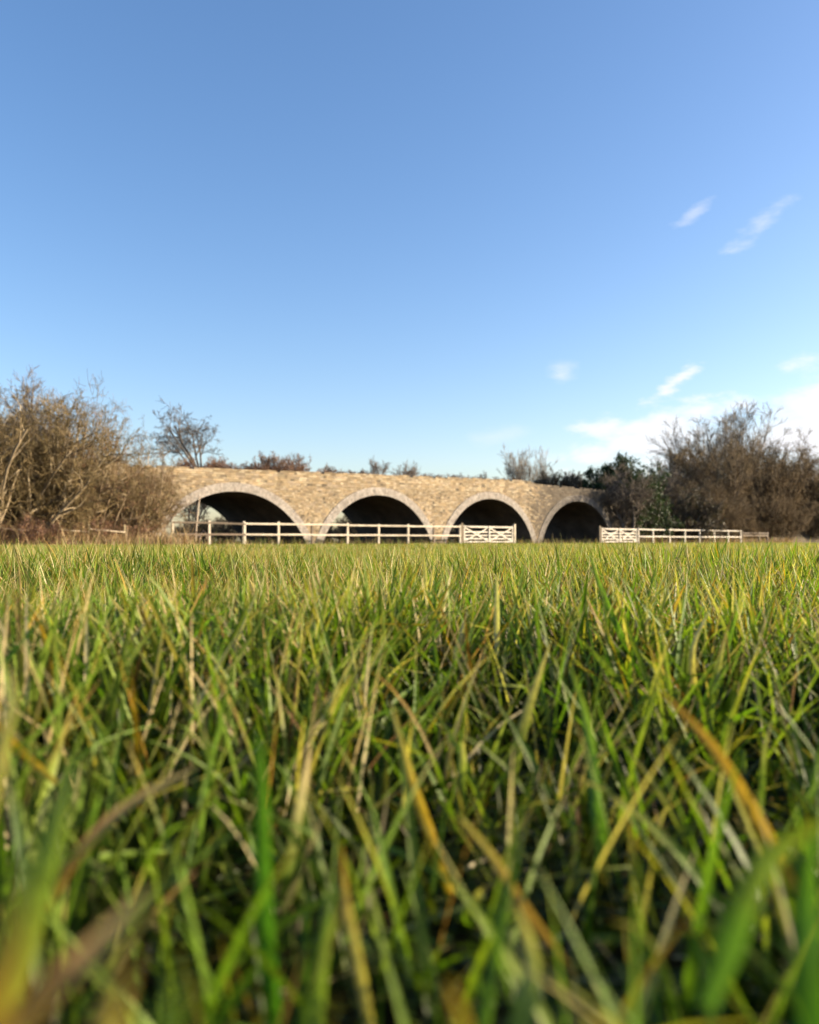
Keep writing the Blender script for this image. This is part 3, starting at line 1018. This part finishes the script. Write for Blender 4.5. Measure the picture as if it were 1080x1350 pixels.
hero([ray(850, 900, 1.05), ray(820, 840, 1.05), ray(790, 770, 1.06), ray(776, 722, 1.08)], .008, G2, G3)
hero([ray(655, 870, 1.0), ray(655, 820, 1.0), ray(655, 785, 1.0), ray(655, 755, 1.0)], .007, BL, BL)
hero([ray(563, 830, 1.2), ray(562, 790, 1.2), ray(560, 750, 1.2), ray(556, 722, 1.2)], .006, BL, ST)
hero([ray(386, 905, .95), ray(380, 875, .95), ray(372, 845, .95), ray(364, 822, .95)], .006, BL, BL)
hero([ray(425, 930, .9), ray(423, 900, .9), ray(421, 880, .9), ray(418, 858, .9)], .006, BL, ST)
hero([ray(215, 1000, .75), ray(222, 940, .75), ray(218, 890, .75), ray(205, 855, .76)], .008, G3, G3)
hero([ray(60, 960, .75), ray(66, 900, .75), ray(58, 840, .75), ray(40, 800, .76)], .0075, OC, OC)
hero([ray(1060, 1450, .3), ray(1065, 1300, .3), ray(1062, 1180, .3), ray(1075, 1080, .3)], .009, G1, G2)
hero([ray(415, 1420, .3), ray(420, 1300, .3), ray(432, 1210, .3), ray(440, 1160, .31)], .006, G3, G3)
hero([ray(500, 1420, .33), ray(470, 1260, .33), ray(455, 1180, .34), ray(450, 1110, .35)], .005, ST, OC)
hero([ray(606, 1080, .62), ray(608, 1040, .62), ray(610, 1000, .62), ray(609, 975, .62)], .0075, G3, BL)
hero([ray(930, 960, .85), ray(915, 900, .85), ray(915, 850, .85), ray(938, 800, .86)], .007, ST, BL)
hero([ray(-30, 930, .5), ray(20, 985, .5), ray(60, 1020, .5), ray(90, 1050, .5)], .007, OC, ST)
hero([ray(640, 1500, .27), ray(690, 1340, .27), ray(700, 1260, .28), ray(680, 1190, .29)], .007, G3, ST)
hero([ray(-120, 1500, .11), ray(-20, 1330, .11), ray(20, 1230, .112), ray(30, 1120, .115)], .006, OC, G3)
hero([ray(120, 1600, .12), ray(135, 1420, .12), ray(150, 1330, .12), ray(180, 1250, .125)], .0045, ST, OC)
hero([ray(250, 1600, .13), ray(230, 1450, .13), ray(225, 1350, .13), ray(235, 1265, .135)], .004, G2, G3)
hero([ray(930, 1330, .2), ray(965, 1235, .2), ray(985, 1190, .2), ray(1010, 1150, .2)], .007, G2, G3)
hero([ray(960, 1230, .21), ray(1000, 1150, .21), ray(1040, 1110, .21), ray(1095, 1080, .21)], .0065, G3, (.3, .32, .03))
hero([ray(1120, 1600, .13), ray(1085, 1400, .13), ray(1075, 1280, .13), ray(1080, 1170, .135)], .006, G1, G2)
hero([ray(560, 1600, .16), ray(600, 1450, .16), ray(612, 1370, .16), ray(590, 1290, .165)], .0045, G2, OC)
hero([ray(880, 1600, .15), ray(860, 1460, .15), ray(820, 1380, .15), ray(770, 1330, .155)], .0045, BR, ST)
hero([ray(-20, 1120, .28), ray(0, 1000, .28), ray(15, 930, .28), ray(10, 870, .29)], .005, ST, BL)
hero([ray(760, 1290, .36), ray(700, 1210, .36), ray(650, 1130, .37), ray(600, 1070, .38)], .005, BR, ST)

o = mesh_quads('meadow_grass', np.concatenate(GV), np.concatenate(GF), M_GRASS, np.concatenate(GC), smooth=True)
tag(o, 'rough green and straw coloured meadow grass filling the foreground', 'grass', kind='stuff')


# tall dry grass and weeds along the far edge of the meadow
def dry_edge():
    rng = np.random.default_rng(55)
    N = 9000
    s = np.concatenate([rng.uniform(2, 16.5, 6500), rng.uniform(56, 84, 2500)])
    q = np.where(s < 20, rng.normal(36.0, .7, N), rng.normal(39.6, .6, N))
    X = s * DX - q * DY; Y = s * DY + q * DX
    tall = rng.random(N) < .07
    L = np.where(tall, rng.uniform(.8, 1.5, N), rng.uniform(.2, .75, N))
    Wd = np.where(tall, .022, .02) * rng.uniform(.6, 1.3, N)
    cb = palette(rng, N, [3, 2, 2, 1], [(.36, .26, .13), (.27, .17, .085), (.42, .33, .19), (.16, .15, .05)])
    V, F, c = blades(rng, X, Y, L, Wd, rng.uniform(0, 6.3, N), np.abs(rng.normal(.15, .2, N)), np.abs(rng.normal(.3, .4, N)), 4, cb, cb * 1.1, np.full(N, .5))
    o = mesh_quads('dry_grass', V, F, M_DRY, c)
    tag(o, 'tall dry straw grass and weeds along the far edge of the meadow', 'dry grass', kind='stuff')
    # weeds at the fence foot before the arches
    N = 2200
    s = rng.uniform(15, 56, N); q = rng.normal(38.6, .5, N)
    X = s * DX - q * DY; Y = s * DY + q * DX
    L = rng.uniform(.2, .5, N) * np.where(rng.random(N) < .05, 1.8, 1)
    cb = palette(rng, N, [2, 2, 2, 1], [(.3, .22, .11), (.1, .13, .03), (.15, .16, .05), (.2, .13, .07)])
    V, F, c = blades(rng, X, Y, L, np.full(N, .022), rng.uniform(0, 6.3, N), np.abs(rng.normal(.15, .2, N)), np.abs(rng.normal(.3, .4, N)), 4, cb, cb * 1.1, np.full(N, .5))
    o = mesh_quads('weeds', V, F, M_DRY, c)
    tag(o, 'scattered weeds and grass tufts at the foot of the fence before the arches', 'weeds', kind='stuff')


dry_edge()

# trees behind the bridge seen through the arches
def place_xy(kind, x, y, z, rz, sc, label, cat, group=None):
    s = x * DX + y * DY; q = -x * DY + y * DX
    return place(kind, s, q, z, rz, sc, label, cat, group)


for i, (x, y, k, sc) in enumerate([(-26, 72, 'grey', 1.0), (-20, 78, 'dark', .7), (-14, 82, 'grey', 1.0), (-7, 80, 'dark', .8), (0, 92, 'grey', 1.1),
                                   (-33, 76, 'dark', .9), (6, 98, 'dark', .9), (-23, 70, 'dark', .6), (-17, 72, 'dark', .75), (-11, 76, 'dark', .6), (-4, 84, 'dark', .8), (2, 88, 'dark', .7), (-29, 70, 'dark', .7), (-21, 80, 'grey', .9)]):
    place_xy(k, x, y, 0, i * 1.3, sc, 'bare tree far behind the bridge, glimpsed through the arches', 'tree', 'trees glimpsed through the arches')

# ------------------------------------------------------------------ sky, sun, camera
w = bpy.data.worlds.new('World'); S.world = w
w.use_nodes = True
nt = w.node_tree
bg = nt.nodes['Background']
sky = node(nt, 'ShaderNodeTexSky', sky_type='NISHITA', sun_disc=False)
sky.sun_elevation = SUN_EL; sky.sun_rotation = SUN_AZ
sky.altitude = 50; sky.air_density = 1.0; sky.dust_density = 1.2; sky.ozone_density = 2.0
tc = node(nt, 'ShaderNodeTexCoord')
sep = node(nt, 'ShaderNodeSeparateXYZ'); nt.links.new(tc.outputs['Generated'], sep.inputs[0])


def math_n(op, a, b=None, clamp=False):
    n = node(nt, 'ShaderNodeMath', operation=op, use_clamp=clamp)
    for i, v in enumerate((a, b)):
        if v is None:
            continue
        if isinstance(v, (int, float)):
            n.inputs[i].default_value = v
        else:
            nt.links.new(v, n.inputs[i])
    return n.outputs[0]


az = math_n('ARCTAN2', sep.outputs['X'], sep.outputs['Y'])
el = math_n('ARCSINE', sep.outputs['Z'])
comb = node(nt, 'ShaderNodeCombineXYZ'); nt.links.new(az, comb.inputs[0]); nt.links.new(el, comb.inputs[1])
cn1 = node(nt, 'ShaderNodeTexNoise'); cn1.inputs['Scale'].default_value = 14; cn1.inputs['Detail'].default_value = 7; cn1.inputs['Roughness'].default_value = .6
mp = node(nt, 'ShaderNodeMapping'); mp.inputs['Rotation'].default_value = (0, 0, -.45); mp.inputs['Scale'].default_value = (1, 2.4, 1)
nt.links.new(comb.outputs[0], mp.inputs[0]); nt.links.new(mp.outputs[0], cn1.inputs['Vector'])


def cloud(a0, e0, ra, re, rot, k, rag=2.2, soft=.75):
    """one soft cloud in the sky: direction, size, tilt (radians), strength, raggedness"""
    m = node(nt, 'ShaderNodeMapping', vector_type='TEXTURE')
    m.inputs['Location'].default_value = (a0, e0, 0); m.inputs['Rotation'].default_value = (0, 0, rot); m.inputs['Scale'].default_value = (ra, re, 1)
    nt.links.new(comb.outputs[0], m.inputs[0])
    ln = node(nt, 'ShaderNodeVectorMath', operation='LENGTH'); nt.links.new(m.outputs[0], ln.inputs[0])
    f = math_n('SUBTRACT', 1.0, ln.outputs['Value'])                         # 1 in the middle, 0 on the rim
    f = math_n('ADD', math_n('MULTIPLY', f, .8), math_n('MULTIPLY', math_n('SUBTRACT', cn1.outputs['Fac'], .6), rag))
    n = node(nt, 'ShaderNodeMapRange', interpolation_type='SMOOTHSTEP')
    nt.links.new(f, n.inputs['Value']); n.inputs['From Min'].default_value = 0; n.inputs['From Max'].default_value = soft
    return math_n('MULTIPLY', n.outputs[0], k)


tot = None
for c in [(.285, .118, .17, .062, .14, .85, 1.9, .5), (.47, .125, .13, .085, .25, 1.0, 1.25, .5), (.37, .10, .27, .05, .0, .55, .9), (.315, .183, .05, .018, .5, .95, 2.0, .5),
          (.405, .340, .05, .02, .55, .42, 2.2), (.337, .365, .042, .013, .5, .4, 2.2), (.183, .197, .026, .02, .1, .5, 1.6), (.10, .125, .07, .02, .1, .25, 1.6)]:
    v = cloud(*c)
    tot = v if tot is None else math_n('MAXIMUM', tot, v)
skymix = node(nt, 'ShaderNodeMix', data_type='RGBA')
nt.links.new(tot, skymix.inputs[0])
hs = node(nt, 'ShaderNodeHueSaturation'); hs.inputs['Saturation'].default_value = 1.18
nt.links.new(sky.outputs[0], hs.inputs['Color']); tint = node(nt, 'ShaderNodeMix', data_type='RGBA', blend_type='MULTIPLY'); tint.inputs[0].default_value = 1
tint.inputs[7].default_value = (1.06, .97, 1.03, 1)
nt.links.new(hs.outputs[0], tint.inputs[6]); nt.links.new(tint.outputs[2], skymix.inputs[6])
skymix.inputs[7].default_value = (3.8, 3.8, 3.9, 1)
nt.links.new(skymix.outputs[2], bg.inputs['Color'])
bg.inputs['Strength'].default_value = .1

sd = bpy.data.lights.new('sun', 'SUN')
sd.energy = 5.0; sd.angle = math.radians(.53); sd.color = (1.0, .84, .62)
so = bpy.data.objects.new('sun', sd); COL.objects.link(so)
from mathutils import Vector
tosun = Vector((math.sin(SUN_AZ) * math.cos(SUN_EL), math.cos(SUN_AZ) * math.cos(SUN_EL), math.sin(SUN_EL)))
so.rotation_euler = (-tosun).to_track_quat('-Z', 'Y').to_euler()
so.location = (30, -10, 30)

cd = bpy.data.cameras.new('camera')
cd.sensor_fit = 'HORIZONTAL'; cd.sensor_width = 24; cd.lens = 24
cd.shift_y = 38 / 1080
cd.clip_start = .02; cd.clip_end = 6000
cd.dof.use_dof = True; cd.dof.focus_distance = 2.2; cd.dof.aperture_fstop = 3.7; cd.dof.aperture_blades = 7
co = bpy.data.objects.new('camera', cd); COL.objects.link(co)
co.location = (0, 0, .22); co.rotation_euler = (math.pi / 2, 0, 0)
S.camera = co

S.view_settings.view_transform = 'Standard'; S.view_settings.look = 'None'
S.view_settings.exposure = 1.5; S.view_settings.gamma = 1
S.cycles.max_bounces = 8; S.cycles.diffuse_bounces = 4; S.cycles.transmission_bounces = 4
